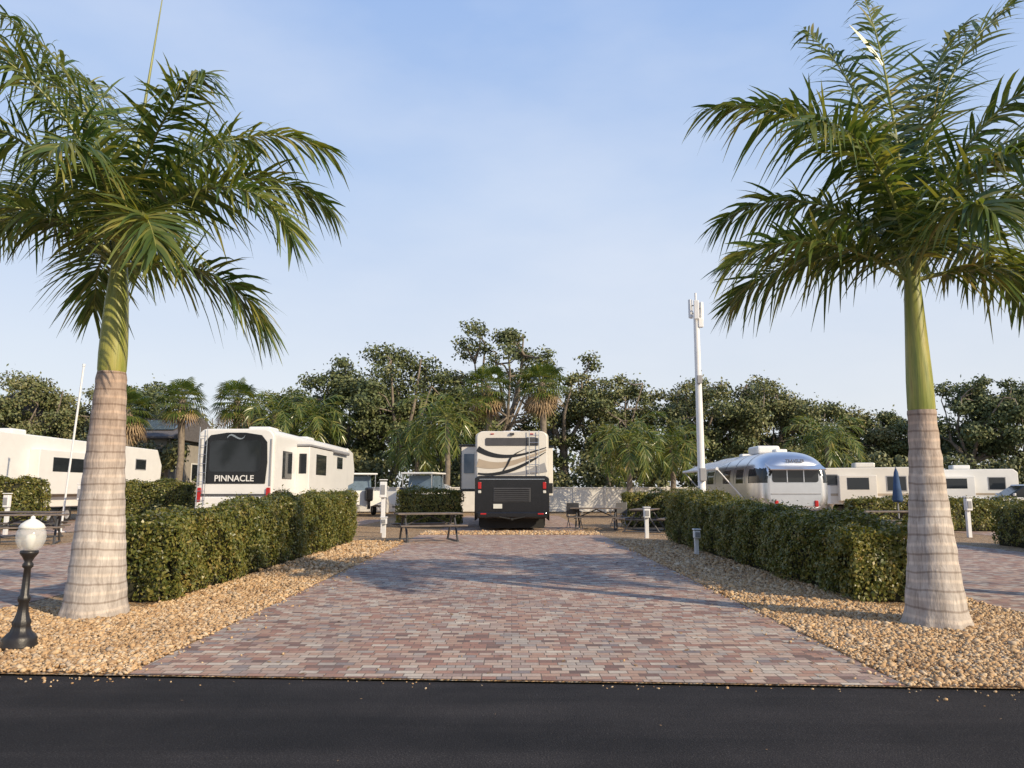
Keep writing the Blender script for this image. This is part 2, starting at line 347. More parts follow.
# ------------------------------------------------------------------ foliage helpers
def rhomb(C,Nrm,size,asp=.5):
    n=len(C); r=rng.normal(size=(n,3)); u=np.cross(Nrm,r); u/=np.linalg.norm(u,axis=1)[:,None]+1e-9
    v=np.cross(Nrm,u); v/=np.linalg.norm(v,axis=1)[:,None]+1e-9
    s=(size*rng.uniform(.6,1.3,n))[:,None]
    V=np.stack([C-u*s,C+v*s*asp,C+u*s,C-v*s*asp],1).reshape(-1,3)
    return V,np.arange(4*n).reshape(-1,4)
def hedge(name,x0,x1,y0,y1,h0,h1,dens=900,leaf=.03,along='y'):
    ph=rng.uniform(0,6)
    def H(x,y):
        t=(y-y0)/(y1-y0) if along=='y' else (x-x0)/(x1-x0)
        return h0+(h1-h0)*t
    def lump(p): 
        return .07*np.sin(p[:,0]*3.1+p[:,1]*1.9+ph)*np.sin(p[:,1]*1.1+p[:,2]*2)+.05*np.sin(p[:,0]*5.1+p[:,1]*2.3+1)+.045*np.sin(p[:,1]*4.7+p[:,2]*4.9)+.035*np.sin(p[:,0]*9+p[:,1]*8.2-p[:,2]*7)+.03*np.sin(p[:,1]*13+p[:,2]*11)
    Ps=[];Ns=[]
    hm=max(h0,h1)
    faces=[('x',x0,-1,(y1-y0)*hm),('x',x1,1,(y1-y0)*hm),('y',y0,-1,(x1-x0)*hm),('y',y1,1,(x1-x0)*hm),('z',0,1,(x1-x0)*(y1-y0))]
    for ax,val,sg,area in faces:
        n=int(area*dens*(1.2 if ax=='z' else 1)); 
        x=rng.uniform(x0,x1,n);y=rng.uniform(y0,y1,n);z=rng.uniform(.04,1,n)
        if ax=='x': x=np.full(n,val)
        if ax=='y': y=np.full(n,val)
        z=z*H(x,y) if ax!='z' else H(x,y)
        P=np.stack([x,y,z],1); Nn=np.zeros((n,3)); Nn[:,'xyz'.index(ax)]=sg
        d=lump(P)-np.abs(rng.normal(0,.055,n))+.02
        spr=rng.random(n)<.05; d=np.where(spr,d+rng.uniform(.02,.12,n),d)
        P=P+Nn*d[:,None]
        e=np.minimum(np.abs(P[:,0]-x0),np.abs(P[:,0]-x1)); 
        if ax=='z': P[:,2]-=.09*np.exp(-e/.10)
        if ax!='z':
            k=np.exp(-(H(x,y)-P[:,2])/.12)*.07; P-=Nn*k[:,None]
            k=np.exp(-P[:,2]/.12)*.10; P-=Nn*k[:,None]
        kp=(P[:,2]>.16)|(rng.random(n)<.45); P=P[kp];Nn=Nn[kp]
        Ps.append(P);Ns.append(Nn)
    P=np.concatenate(Ps);Nn=np.concatenate(Ns)+rng.normal(0,.55,(len(P),3))
    V,F=rhomb(P,Nn,leaf,.55)
    b=MB(); b.add(V,F,0); i=.15
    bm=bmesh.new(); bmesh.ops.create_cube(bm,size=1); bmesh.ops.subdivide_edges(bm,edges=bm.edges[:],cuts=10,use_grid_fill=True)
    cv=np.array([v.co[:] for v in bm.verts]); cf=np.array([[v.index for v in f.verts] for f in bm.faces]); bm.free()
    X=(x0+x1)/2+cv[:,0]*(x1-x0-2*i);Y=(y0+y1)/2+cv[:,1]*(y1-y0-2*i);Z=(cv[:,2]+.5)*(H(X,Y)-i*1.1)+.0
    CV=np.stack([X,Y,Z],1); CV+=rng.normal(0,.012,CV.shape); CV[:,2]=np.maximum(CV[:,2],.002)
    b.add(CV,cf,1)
    for q in range(int((y1-y0)*(x1-x0)*5)):
        x=rng.uniform(x0+.1,x1-.1);y=rng.uniform(y0+.1,y1-.1)
        if min(x-x0,x1-x,y-y0,y1-y)<.3:
            V,F=tube([(x,y,0),(x+rng.normal(0,.05),y+rng.normal(0,.05),.3)],[.012,.008],4); b.add(V,F,2)
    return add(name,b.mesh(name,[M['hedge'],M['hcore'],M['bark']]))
hedge('clipped_hedge',-5.35,-4.3,9.9,21.5,1.02,1.36,2200,.028)
hedge('clipped_hedge',4.3,5.35,9.9,21.8,.88,1.34,2200,.028)
hedge('clipped_hedge',-4.5,-2.0,30.2,31.2,1.42,1.42,900,.04,'x')
hedge('clipped_hedge',-19.5,-17.0,27.5,28.6,1.85,1.8,700,.045,'x')
hedge('clipped_hedge',-15.0,-12.5,29.5,30.6,1.75,1.7,700,.045,'x')
hedge('clipped_hedge',11.9,17.5,27.0,28.0,1.1,1.05,700,.045,'x')
hedge('clipped_hedge',12.5,13.6,15.0,20.5,1.05,1.1,900,.035)
hedge('clipped_hedge',-13.6,-12.5,9.9,17,1.0,1.0,300,.05)
hedge('clipped_hedge',4.4,6.2,30.2,31.2,1.3,1.3,700,.045,'x')

def frond(b,org,az,el,L,droop,leaf=.62,n=62,w=.017,mi=(0,1),sag=.35,twist=0):
    K=22; s=np.linspace(0,1,K); az=R(az); e=R(el)-R(droop)*s**1.25
    azs=az+R(twist)*s
    T=np.stack([np.cos(e)*np.cos(azs),np.cos(e)*np.sin(azs),np.sin(e)],1)
    P=np.array(org)+np.concatenate([[[0,0,0]],np.cumsum((T[1:]+T[:-1])/2*L/(K-1),axis=0)])
    V,F=tube(P,np.linspace(.028,.004,K),6); b.add(V,F,mi[1])
    roll=random.uniform(-.3,.3)
    for sg in (-1,1):
        t=np.linspace(.13,.995,n)+rng.normal(0,.002,n); t=np.clip(t,0,1)
        keep=rng.random(n)>.04; t=t[keep]; m=len(t)
        B=np.stack([np.interp(t,s,P[:,k]) for k in range(3)],1); TT=np.stack([np.interp(t,s,T[:,k]) for k in range(3)],1)
        aa=np.interp(t,s,azs); S=np.stack([-np.sin(aa),np.cos(aa),0*aa],1)
        U=np.cross(TT,S); U*=np.sign((U@np.array([0,0,1]))[:,None]+ (1e-6)) 
        S2=(S*math.cos(roll)+U*math.sin(roll))*sg; U=U*math.cos(roll)-S*math.sin(roll)
        beta=R(74)-R(48)*t**1.5+rng.normal(0,.09,m); gam=np.where(np.arange(m)%2==0,R(34),R(-8))+rng.normal(0,.18,m)
        D=S2*(np.sin(beta)*np.cos(gam))[:,None]+TT*np.cos(beta)[:,None]+U*(np.sin(beta)*np.sin(gam))[:,None]
        l=leaf*np.clip(np.minimum(.55+2.2*(t-.13),1.12)*(1-.58*np.clip((t-.55)/.45,0,1)**1.4),.2,1.1)*rng.uniform(.8,1.12,m)
        st=np.array([0,.25,.5,.75,1.]); wp=np.array([.5,1.,.9,.55,.05])*w
        sg_=sag*rng.uniform(.4,1.9,m)
        pts=B[:,None]+D[:,None]*(l[:,None]*st)[:,:,None]; pts[:,:,2]-=(l*sg_)[:,None]*st**2
        Wv=TT-D*(TT*D).sum(1)[:,None]; Wv/=np.linalg.norm(Wv,axis=1)[:,None]+1e-9
        Wv=Wv+rng.normal(0,.3,Wv.shape)
        A=pts+Wv[:,None]*wp[None,:,None]; C=pts-Wv[:,None]*wp[None,:,None]
        V=np.stack([A,C],2).reshape(m,10,3)
        f=np.array([[0,1,3,2],[2,3,5,4],[4,5,7,6],[6,7,9,8]]); F=(f[None]+(np.arange(m)*10)[:,None,None]).reshape(-1,4)
        b.add(V.reshape(-1,3),F,mi[0])
def royal_palm(name,loc,trunk,shaft,fronds,spear,leaf=.62,n=62,w=.017):
    r=root(name,loc)
    zt=trunk[-1][1]; zs=np.linspace(0,zt,70); rr=np.interp(zs,[z for _,z in trunk],[q for q,_ in trunk])
    seg=40; prof=[(a+ .004*math.sin(z*26)+random.uniform(-.002,.002),z) for a,z in zip(rr,zs)]
    V,F=lathe(prof,seg); ang=np.arctan2(V[:,1],V[:,0]); k=np.exp(-V[:,2]/.12)
    V[:,:2]*=(1+k*(.05*np.sin(ang*7)+.03*np.sin(ang*13+1)))[:,None]
    V[:,:2]*=(1+.012*np.sin(ang*3+V[:,2]*2))[:,None]; V[:,2]-=.02*(V[:,2]<.01)
    b=MB(); b.add(V,F,0); add('trunk',b.mesh('trunk',[M['trunk']],True),r)
    V,F=lathe(shaft,32); b=MB(); b.add(V,F,0)
    top=shaft[-1][1]
    add('crownshaft',b.mesh('crownshaft',[M['shaft']],True),r)
    b=MB()
    for f in fronds:
        az,el,L,dr=f[:4]; z=top-.10+random.uniform(-.12,.1)
        a=R(az); frond(b,(.05*math.cos(a),.05*math.sin(a),z),az,el,L,dr,leaf*random.uniform(.92,1.06),n,w,twist=random.uniform(-14,14),sag=random.uniform(.3,.6))
    if spear:
        V,F=tube([(0,0,top-.1),(spear[0]*.5,0,top+spear[2]*.5),(spear[0],spear[1],top+spear[2])],[.03,.02,.006],6); b.add(V,F,1)
    add('fronds',b.mesh('fronds',[M['frond'],M['rachis']]),r)
    return r
royal_palm('royal_palm_tree',(-4.74,9.0,0),
 [(.37,0),(.345,.06),(.325,.2),(.30,.45),(.275,.8),(.245,1.2),(.215,1.7),(.19,2.2),(.165,2.7),(.155,2.79)],
 [(.150,2.77),(.158,2.82),(.160,3.0),(.150,3.3),(.130,3.65),(.105,3.95),(.085,4.15),(.07,4.3)],
 [(8,83,3.4,108),(-18,58,2.9,128),(25,72,3.1,113),(-58,30,2.2,90),(62,82,3.4,78),(105,60,2.9,105),(-78,66,2.3,110),
  (140,85,4.2,66),(176,86,4.1,84),(200,72,3.5,102),(228,82,3.5,82),(6,10,2.0,75),(188,46,3.0,118),(130,30,2.4,88),(166,84,4.2,54),(-138,38,2.2,95),(-35,82,2.9,102),(160,62,3.5,105)],
 (.30,.0,3.3),leaf=.74,n=92,w=.0195)
royal_palm('royal_palm_tree',(4.48,8.37,0),
 [(.345,0),(.32,.06),(.295,.2),(.26,.5),(.225,.9),(.19,1.3),(.165,1.7),(.148,2.0),(.14,2.27)],
 [(.135,2.25),(.14,2.3),(.135,2.6),(.122,2.9),(.108,3.2),(.095,3.5),(.08,3.75),(.065,3.9)],
 [(176,86,3.35,94),(186,36,2.2,72),(160,70,2.6,100),(75,88,4.3,24),(15,86,4.2,50),(2,76,3.5,90),(-22,54,2.7,105),(30,40,2.7,92),
  (-70,68,2.2,112),(-95,40,1.9,85),(95,66,2.8,98),(130,84,3.5,62),(222,78,2.6,106),(-8,16,2.2,72),(-40,82,3.3,82),(55,56,2.8,96),(145,28,2.2,70),(120,87,4.0,34),(40,86,4.0,44)],
 None,leaf=.67,n=90,w=.0195)
royal_palm('royal_palm_tree',(9.7,8.6,0),
 [(.34,0),(.28,.3),(.22,1.2),(.18,2.4),(.16,3.2)],[(.15,3.2),(.15,3.5),(.1,4.5),(.07,4.9)],
 [(a*137.5,76-a*4.6,3.1,105) for a in range(17)],None,n=70,w=.027,leaf=.7)
royal_palm('royal_palm_tree',(-13.2,9.0,0),
 [(.34,0),(.28,.3),(.22,1.2),(.18,2.4),(.16,3.0)],[(.15,3.0),(.15,3.3),(.1,4.1),(.07,4.4)],
 [(a*137.5,76-a*4.6,3.0,105) for a in range(15)],None,n=40,w=.028)

def feather_palm(name,loc,h,L=2.6,sc=1):
    b=MB(); V,F=tube([(0,0,0),(.1,0,h*.5),(0,0,h)],[.22,.16,.13],10); b.add(V,F,2)
    for a in range(20): frond(b,(0,0,h),a*137.5+random.uniform(-15,15),80-a*5.5,L*random.uniform(.85,1.1),random.uniform(85,125),.75,26,.032)
    return add(name,b.mesh(name,[M['frond'],M['rachis'],M['bark']]),None,loc)
def sabal_palm(name,loc,h,dead=False):
    b=MB(); V,F=tube([(0,0,0),(.15,0,h*.5),(0,0,h)],[.25,.2,.22],10); b.add(V,F,2)
    for i in range(44 if not dead else 60):
        az=i*2.4; el=R(75-i*3.0 if i<44 else -50-random.uniform(0,30)); el+=random.uniform(-.1,.1)
        d=np.array([math.cos(az)*math.cos(el),math.sin(az)*math.cos(el),math.sin(el)]); pl=random.uniform(.8,1.2)
        c=np.array([0,0,h])+d*pl; c[2]-=.15
        S=np.array([-math.sin(az),math.cos(az),0]); mi=0 if i<38 else 1
        for k in range(15):
            th=R(-95+190*k/14); dd=d*math.cos(th)+S*math.sin(th); q=c+dd*.55; l=random.uniform(.85,1.1)
            e=c+dd*l; e[2]-=.35*l; wv=np.cross(dd,np.cross(d,S)); wv/=np.linalg.norm(wv); wv*=.05
            b.add([c,q+wv,e,q-wv],np.array([[0,1,2,3]]),mi)
        V,F=tube([(0,0,h-.1),c],[.025,.015],4); b.add(V,F,mi)
    return add(name,b.mesh(name,[M['frond'],M['deadfrond'],M['bark']]),None,loc)
sabal_palm('sabal_palm_tree',(-21.6,50,0),7.3); sabal_palm('sabal_palm_tree',(-18.0,50,0),7.2); sabal_palm('sabal_palm_tree',(-24.6,49,0),6.6,True)
sabal_palm('sabal_palm_tree',(-1.6,50,0),8.2,True); sabal_palm('sabal_palm_tree',(1.9,49,0),8.3,True)
feather_palm('feather_palm_tree',(-15.2,49,0),6.2,3.3); feather_palm('feather_palm_tree',(-4.0,47,0),5.8,3.4)
feather_palm('feather_palm_tree',(6.9,46,0),4.2,2.9); feather_palm('feather_palm_tree',(20.0,49,0),4.6,2.8); feather_palm('feather_palm_tree',(9.9,48,0),4.2,2.7)
feather_palm('feather_palm_tree',(-6.2,50,0),4.5,3.0); feather_palm('feather_palm_tree',(-13.0,50,0),6.0,2.8)

def tree_mesh(name,H,Rr,seed,mat,nclump=34,nleaf=260,leaf=.20,open_=False):
    g=np.random.default_rng(seed); b=MB()
    fork=H*g.uniform(.25,.35); 
    tr=[(0,0,-.1),(g.normal(0,.2),g.normal(0,.2),fork*.5),(g.normal(0,.4),g.normal(0,.4),fork)]
    V,F=tube(tr,[H*.035,H*.028,H*.024],8); b.add(V,F,1)
    f0=np.array(tr[-1])
    limbs=[]
    for i in range(7):
        a=i*2.4+g.uniform(-.4,.4); rr=Rr*g.uniform(.3,.75); zt=H*g.uniform(.6,.92)
        e=np.array([rr*math.cos(a),rr*math.sin(a),zt]); m=f0*.5+e*.5+g.normal(0,.35,3)+np.array([rr*.2*math.cos(a),rr*.2*math.sin(a),-.3])
        V,F=tube([f0,m,e],[H*.017,H*.010,H*.004],6); b.add(V,F,1); limbs.append((m,e))
    cl=[]
    for i in range(nclump):
        while True:
            p=g.uniform(-1,1,3)
            if .25<np.linalg.norm(p)<1: break
        c=np.array([p[0]*Rr,p[1]*Rr,H*.62+p[2]*H*.36]); 
        r=Rr*(g.uniform(.14,.29) if not open_ else g.uniform(.11,.22)); cl.append((c,r))
        cand=[q for ml in limbs for q in ml]; k=min(cand,key=lambda q:np.linalg.norm(q-c)+.3*max(0,q[2]-c[2]))
        V,F=tube([k,(k+c)/2+g.normal(0,.2,3),c],[H*.006,H*.004,H*.0015],5); b.add(V,F,1)
    C=[];Nn=[]
    for c,r in cl:
        n=int(nleaf*g.uniform(.7,1.3)*(r/(Rr*.23))**2)
        d=g.normal(size=(n,3)); d/=np.linalg.norm(d,axis=1)[:,None]
        f1,f2,f3=g.uniform(3,7,3)
        rad=r*(g.random(n)**.42)*(1+.3*np.sin(d[:,0]*f1+d[:,2]*f2+f3)*np.cos(d[:,1]*f3))
        q=c+d*rad[:,None]*np.array([1.3,1.3,.72]); C.append(q); Nn.append(d*.6+g.normal(0,.6,(n,3))+np.array([0,0,.3]))
    for c,r in cl:
        n=int(nleaf*.12); C.append(c+np.clip(g.normal(0,r*.5,(n,3)),-r*1.3,r*1.3)); Nn.append(g.normal(size=(n,3)))
    V,F=rhomb(np.concatenate(C),np.concatenate(Nn),leaf,.6); b.add(V,F,0)
    return b.mesh(name,[mat,M['bark']])
TR=[(-38.4,60,10.3,4.5,0),(-33,62,10,4.2,1),(-28.3,60,9.6,4,0),(-24.5,66,8.4,4,1),(-20,64,8.5,4,0),(-16.3,60,9.4,3.8,0),(-12.3,58,11.6,4.0,0),(-8.6,56,11.9,4.3,0),(-5.0,60,11.4,4,1),
 (-.6,57,15.0,4.2,2),(4.0,60,13.0,3.7,2),(7.8,60,10.6,3.8,0),(12.2,63,10.2,3.8,1),(15.4,59,10.4,4.0,0),(19.5,60,10.4,4.2,0),(23.5,62,9.2,3.6,0),
 (27.8,64,7.8,3.6,1),(31.6,64,8.1,3.4,0),(34.8,57,9.9,3.6,0),(38.6,58,10.2,4.2,0),(-43,60,10,4.2,1),(43.5,60,9.5,4,1),(-48,58,9,4,0),(48,58,9,4,0)]
for i,(x,y,h,r,k) in enumerate(TR):
    me=tree_mesh('oak_tree',h,r,100+i,M['oak2'] if k==1 else M['oak'],44 if k!=2 else 48,370 if k!=2 else 290,.125,k==2)
    add('oak_tree',me,None,(x,y,0))
b=MB(); C=[];Nn=[]
for i in range(260):
    x=rng.uniform(-75,75); y=rng.uniform(64,78); z=rng.uniform(.5,6.0); r=rng.uniform(1.0,2.1); n=150
    d=rng.normal(size=(n,3)); d/=np.linalg.norm(d,axis=1)[:,None]; C.append(np.array([x,y,z])+d*(r*rng.random(n)**.4)[:,None]); Nn.append(d+rng.normal(0,.5,(n,3)))
V,F=rhomb(np.concatenate(C),np.concatenate(Nn),.28,.6); b.add(V,F,0)
add('distant_tree_line',b.mesh('distant_tree_line',[M['oak']]))
b=MB(); C=[];Nn=[]
for i in range(230):
    x=rng.uniform(-46,44); y=rng.uniform(51.5,54.5); z=rng.uniform(.3,3.4 if x>-14 else 4.6); r=rng.uniform(.7,1.4); n=260
    d=rng.normal(size=(n,3)); d/=np.linalg.norm(d,axis=1)[:,None]; C.append(np.array([x,y,z])+d*(r*rng.random(n)**.4)[:,None]); Nn.append(d+rng.normal(0,.5,(n,3)))
V,F=rhomb(np.concatenate(C),np.concatenate(Nn),.15,.55); b.add(V,F,0)
add('shrub_border',b.mesh('shrub_border',[M['oak2']]))

# ------------------------------------------------------------------ fence
r=root('vinyl_fence',(0,50,0))
for i in range(34):
    x=-20+i*2.0
    box('post',r,(x,0,.85),(.13,.13,1.7),M['vinyl'],.01)
    box('panel',r,(x+1,.02,.82),(1.86,.04,1.5),M['vinyl'],.005)
    box('rail',r,(x+1,0,1.58),(1.87,.07,.09),M['vinyl'],.01)

# ------------------------------------------------------------------ motorhome
def motorhome():
    r=root('motorhome',(0,27.4,0)); W=1.30
    P=rrect(-W,W,.95,3.45,.16)
    prism('body',r,P,0,10.5,M['offwhite'],'xz')
    prism('rear_cap',r,rrect(-W+.05,W-.05,1.75,3.50,.22),-.07,.0,M['offwhite'],'xz',.03)
    prism('lower_rear_panel',r,[(-W+.06,.46),(W-.06,.46),(W+.01,.7),(W+.01,1.84),(W-.12,1.92),(-W+.12,1.92),(-W-.01,1.84),(-W-.01,.7)],-.12,.04,M['black'],'xz',.03)
    box('lower_skirt_side',r,(-W-.012,5.3,.75),(.03,10.2,.8),M['black'],.005); box('lower_skirt_side_r',r,(W+.012,5.3,.75),(.03,10.2,.8),M['black'],.005)
    box('chassis',r,(0,5,.5),(1.9,9.6,.3),M['rubber'],.02)
    box('bumper',r,(0,-.14,.56),(2.45,.18,.22),M['black'],.05)
    box('engine_grille',r,(0,-.125,1.25),(1.3,.03,.5),M['dkgrey'],.01)
    for k in range(7): box('grille_slat',r,(0,-.15,1.05+k*.067),(1.24,.03,.022),M['black'],.003)
    box('chrome_strip',r,(0,-.128,1.80),(2.3,.012,.025),M['chrome'],.003)
    for s in (-1,1):
        box('tail_light',r,(s*1.14,-.135,1.58),(.12,.05,.24),M['red'],.02); box('reverse_light',r,(s*1.14,-.135,1.36),(.11,.05,.10),M['plate'],.02)
        box('lower_reflector',r,(s*1.0,-.24,.6),(.2,.02,.05),M['red'],.005)
        wheel(r,s*1.08,2.3,.48,.28); wheel(r,s*1.08,8.3,.48,.28); wheel(r,s*.8,2.3,.48,.26,'inner_wheel')
        box('mud_flap',r,(s*.98,1.6,.36),(.5,.02,.5),M['rubber'],.005)
        box('marker_light',r,(s*.7,-.085,3.4),(.12,.03,.035),M['red'],.005)
    box('license_plate',r,(-.5,-.16,.86),(.31,.02,.16),M['plate'],.005)
    prism('rear_window',r,rrect(-.95,.95,2.98,3.26,.06),-.085,-.06,M['dkgrey'],'xz')
    box('camera_housing',r,(0,-.11,3.40),(.16,.08,.07),M['dkgrey'],.01)
    swoosh('decal_black',r,[(-1.22,2.88),(-.5,2.62),(.3,2.66),(1.22,2.92)],[.20,.14,.08,.03],-.072,M['black'])
    swoosh('decal_grey',r,[(-1.22,2.38),(-.4,2.30),(.4,2.50),(1.22,2.84)],[.30,.20,.14,.04],-.074,M['tan'])
    swoosh('decal_dark',r,[(-1.2,2.0),(-.3,2.04),(.5,2.35),(1.2,2.76)],[.06,.12,.10,.02],-.078,M['black'])
    swoosh('decal_curl',r,[(-.45,1.95),(-.15,2.35),(.0,2.6),(.5,2.88)],[.02,.08,.06,.01],-.082,M['black'])
    swoosh('decal_base',r,[(-.6,1.97),(.1,1.99),(.6,2.06),(1.2,2.22)],[.04,.08,.16,.34],-.076,M['grey'])
    box('slide_out',r,(-W-.36,4.6,2.25),(.72,3.6,1.75),M['offwhite'],.03); box('slide_window',r,(-W-.38,2.785,2.45),(.4,.02,.75),M['glassb'],.005)
    box('slide_trim',r,(-W-.36,2.79,1.42),(.70,.03,.1),M['black'],.005); box('slide_topper',r,(-W-.38,4.6,3.16),(.82,3.7,.07),M['black'],.02)
    box('slide_trim_vert',r,(-W-.70,2.785,2.3),(.05,.03,1.7),M['black'],.005)
    box('slide_out_small',r,(W+.16,5.0,2.15),(.34,3.2,1.9),M['offwhite'],.03); box('slide_topper_small',r,(W+.17,5.0,3.14),(.4,3.3,.06),M['black'],.02)
    box('slide_side_stripe',r,(W+.16,3.395,1.5),(.32,.02,.4),M['black'],.003)
    box('roof_ac',r,(0,3.0,3.58),(.75,1.0,.26),M['white'],.06); box('roof_ac_front',r,(0,7.5,3.58),(.75,1.0,.26),M['white'],.06)
    box('roof_vent',r,(.6,1.2,3.52),(.4,.4,.12),M['white'],.03)
    for s in (-1,1): rod('ladder_rail',r,(.78+.17*s,-.16,1.95),(.78+.17*s,-.16,3.52),.014,M['chrome'])
    for k in range(6): rod('ladder_rung',r,(.61,-.16,2.05+.26*k),(.95,-.16,2.05+.26*k),.012,M['chrome'])
    for s in (-1,1):
        box('side_mirror',r,(s*(W+.28),10.2,2.2),(.12,.14,.42),M['black'],.03); rod('mirror_arm',r,(s*W,10.3,2.45),(s*(W+.28),10.2,2.4),.02,M['black'])
    prism('windshield_cap',r,[(10.5,.95),(10.95,1.0),(10.9,2.2),(10.7,3.2),(10.5,3.4)],-W+.05,W-.05,M['glass'],'yz',.02)
    box('tow_hitch',r,(0,-.3,.42),(.08,.35,.08),M['rubber'],.01)
    # folded tow bar and splash guard behind the bumper
    rod('tow_bar',r,(-.45,-.42,.5),(0,-.38,.42),.025,M['rubber']); rod('tow_bar_b',r,(.45,-.42,.5),(0,-.38,.42),.025,M['rubber'])
    box('splash_guard',r,(0,.35,.25),(2.3,.02,.32),M['rubber'],.005)
    return r
motorhome()
# ------------------------------------------------------------------ fifth wheel trailer
def text(parent,s,loc,size,mat,rot=(R(90),0,0),name='lettering'):
    c=bpy.data.curves.new(name,'FONT'); c.body=s; c.size=size; c.extrude=.003; c.align_x='CENTER'; c.materials.append(mat)
    c.offset=.004
    o=bpy.data.objects.new(name,c); col.objects.link(o); o.parent=parent; o.location=loc; o.rotation_euler=rot; return o
def fifth_wheel():
    r=root('fifth_wheel_trailer',(-8.85,24.8,0)); W=1.24
    prism('body',r,rrect(-W,W,.72,3.38,.28,7),0,11.2,M['white'],'xz')
    prism('rear_cap',r,rrect(-W+.03,W-.03,.80,3.36,.30,7),-.10,.0,M['white'],'xz',.05)
    bl=[(-.98,1.62),(.98,1.62),(1.03,2.3),(1.0,2.95),(.82,3.17),(.3,3.25),(-.3,3.25),(-.82,3.17),(-1.0,2.95),(-1.03,2.3)]
    prism('rear_black_panel',r,bl,-.125,-.09,M['black'],'xz',.012)
    prism('rear_window',r,rrect(-.82,.82,2.0,3.0,.12),-.135,-.12,M['glass'],'xz')
    text(r,'PINNACLE',(0,-.145,1.70),.27,M['white'])
    swoosh('crest_decal',r,[(-.28,3.08),(-.1,3.16),(.1,3.06),(.3,3.16)],[.02,.06,.05,.01],-.131,M['chrome'])
    box('lower_rear_panel',r,(0,-.08,1.0),(2.42,.12,.42),M['white'],.04); box('rear_stripe',r,(0,-.143,1.27),(2.3,.01,.06),M['dkgrey'],.002)
    for s in (-1,1):
        prism('tail_light',r,rrect(s*1.10-.06,s*1.10+.06,1.05,1.5,.04),-.16,-.10,M['red'],'xz')
        box('tail_trim',r,(s*1.13,-.11,2.3),(.05,.03,1.5),M['grey'],.01)
        for k in (5.3,6.3): wheel(r,s*1.02,k,.38,.22)
    box('bumper',r,(0,-.16,.7),(2.3,.12,.12),M['black'],.02); box('license_plate',r,(.55,-.15,1.02),(.3,.01,.15),M['plate'],.003)
    box('underbelly',r,(0,5.0,.66),(2.3,9.6,.2),M['dkgrey'],.02)
    x=W
    box('side_window_rear',r,(x+.006,1.35,2.25),(.03,1.0,.85),M['glass'],.01); box('window_frame',r,(x+.002,1.35,2.25),(.03,1.08,.93),M['black'],.01)
    box('slide_out',r,(x+.22,4.3,2.05),(.46,3.6,1.8),M['white'],.03)
    box('slide_window',r,(x+.455,4.2,2.35),(.02,1.5,.75),M['glass'],.005); box('slide_end_window',r,(x+.22,2.495,2.35),(.26,.02,.7),M['glass'],.005)
    box('slide_topper',r,(x+.24,4.3,3.0),(.52,3.7,.07),M['grey'],.02)
    box('entry_door',r,(x+.01,7.1,1.95),(.03,.75,1.95),M['offwhite'],.01); box('door_window',r,(x+.03,7.1,2.35),(.02,.45,.6),M['glass'],.005)
    box('front_side_window',r,(x+.01,9.3,2.6),(.03,1.0,.5),M['glass'],.005)
    box('side_stripe',r,(x+.004,5.6,1.18),(.02,11,.10),M['dkgrey'],.002); box('side_stripe_low',r,(x+.004,5.6,1.02),(.02,11,.04),M['tan'],.002)
    box('baggage_door',r,(x+.006,1.3,1.0),(.02,1.2,.35),M['offwhite'],.005)
    box('awning_tube',r,(x+.10,8.5,3.05),(.14,4.2,.14),M['grey'],.05)
    prism('gooseneck_front',r,[(11.2,1.6),(12.6,1.75),(12.75,2.4),(12.3,3.2),(11.2,3.36)],-W+.04,W-.04,M['white'],'yz',.04)
    box('landing_leg',r,(.8,11.0,.4),(.1,.1,.8),M['grey'],.01); box('landing_leg_b',r,(-.8,11.0,.4),(.1,.1,.8),M['grey'],.01)
    for y in (2.6,7.6): box('roof_ac',r,(0,y,3.50),(.8,1.0,.26),M['white'],.07)
    for s in (-1,1): rod('ladder_rail',r,(-1.02+.12*s,-.19,.95),(-1.02+.12*s,-.19,3.42),.012,M['chrome'])
    for k in range(8): rod('ladder_rung',r,(-1.14,-.19,1.1+.29*k),(-.90,-.19,1.1+.29*k),.009,M['chrome'])
    return r
fifth_wheel()
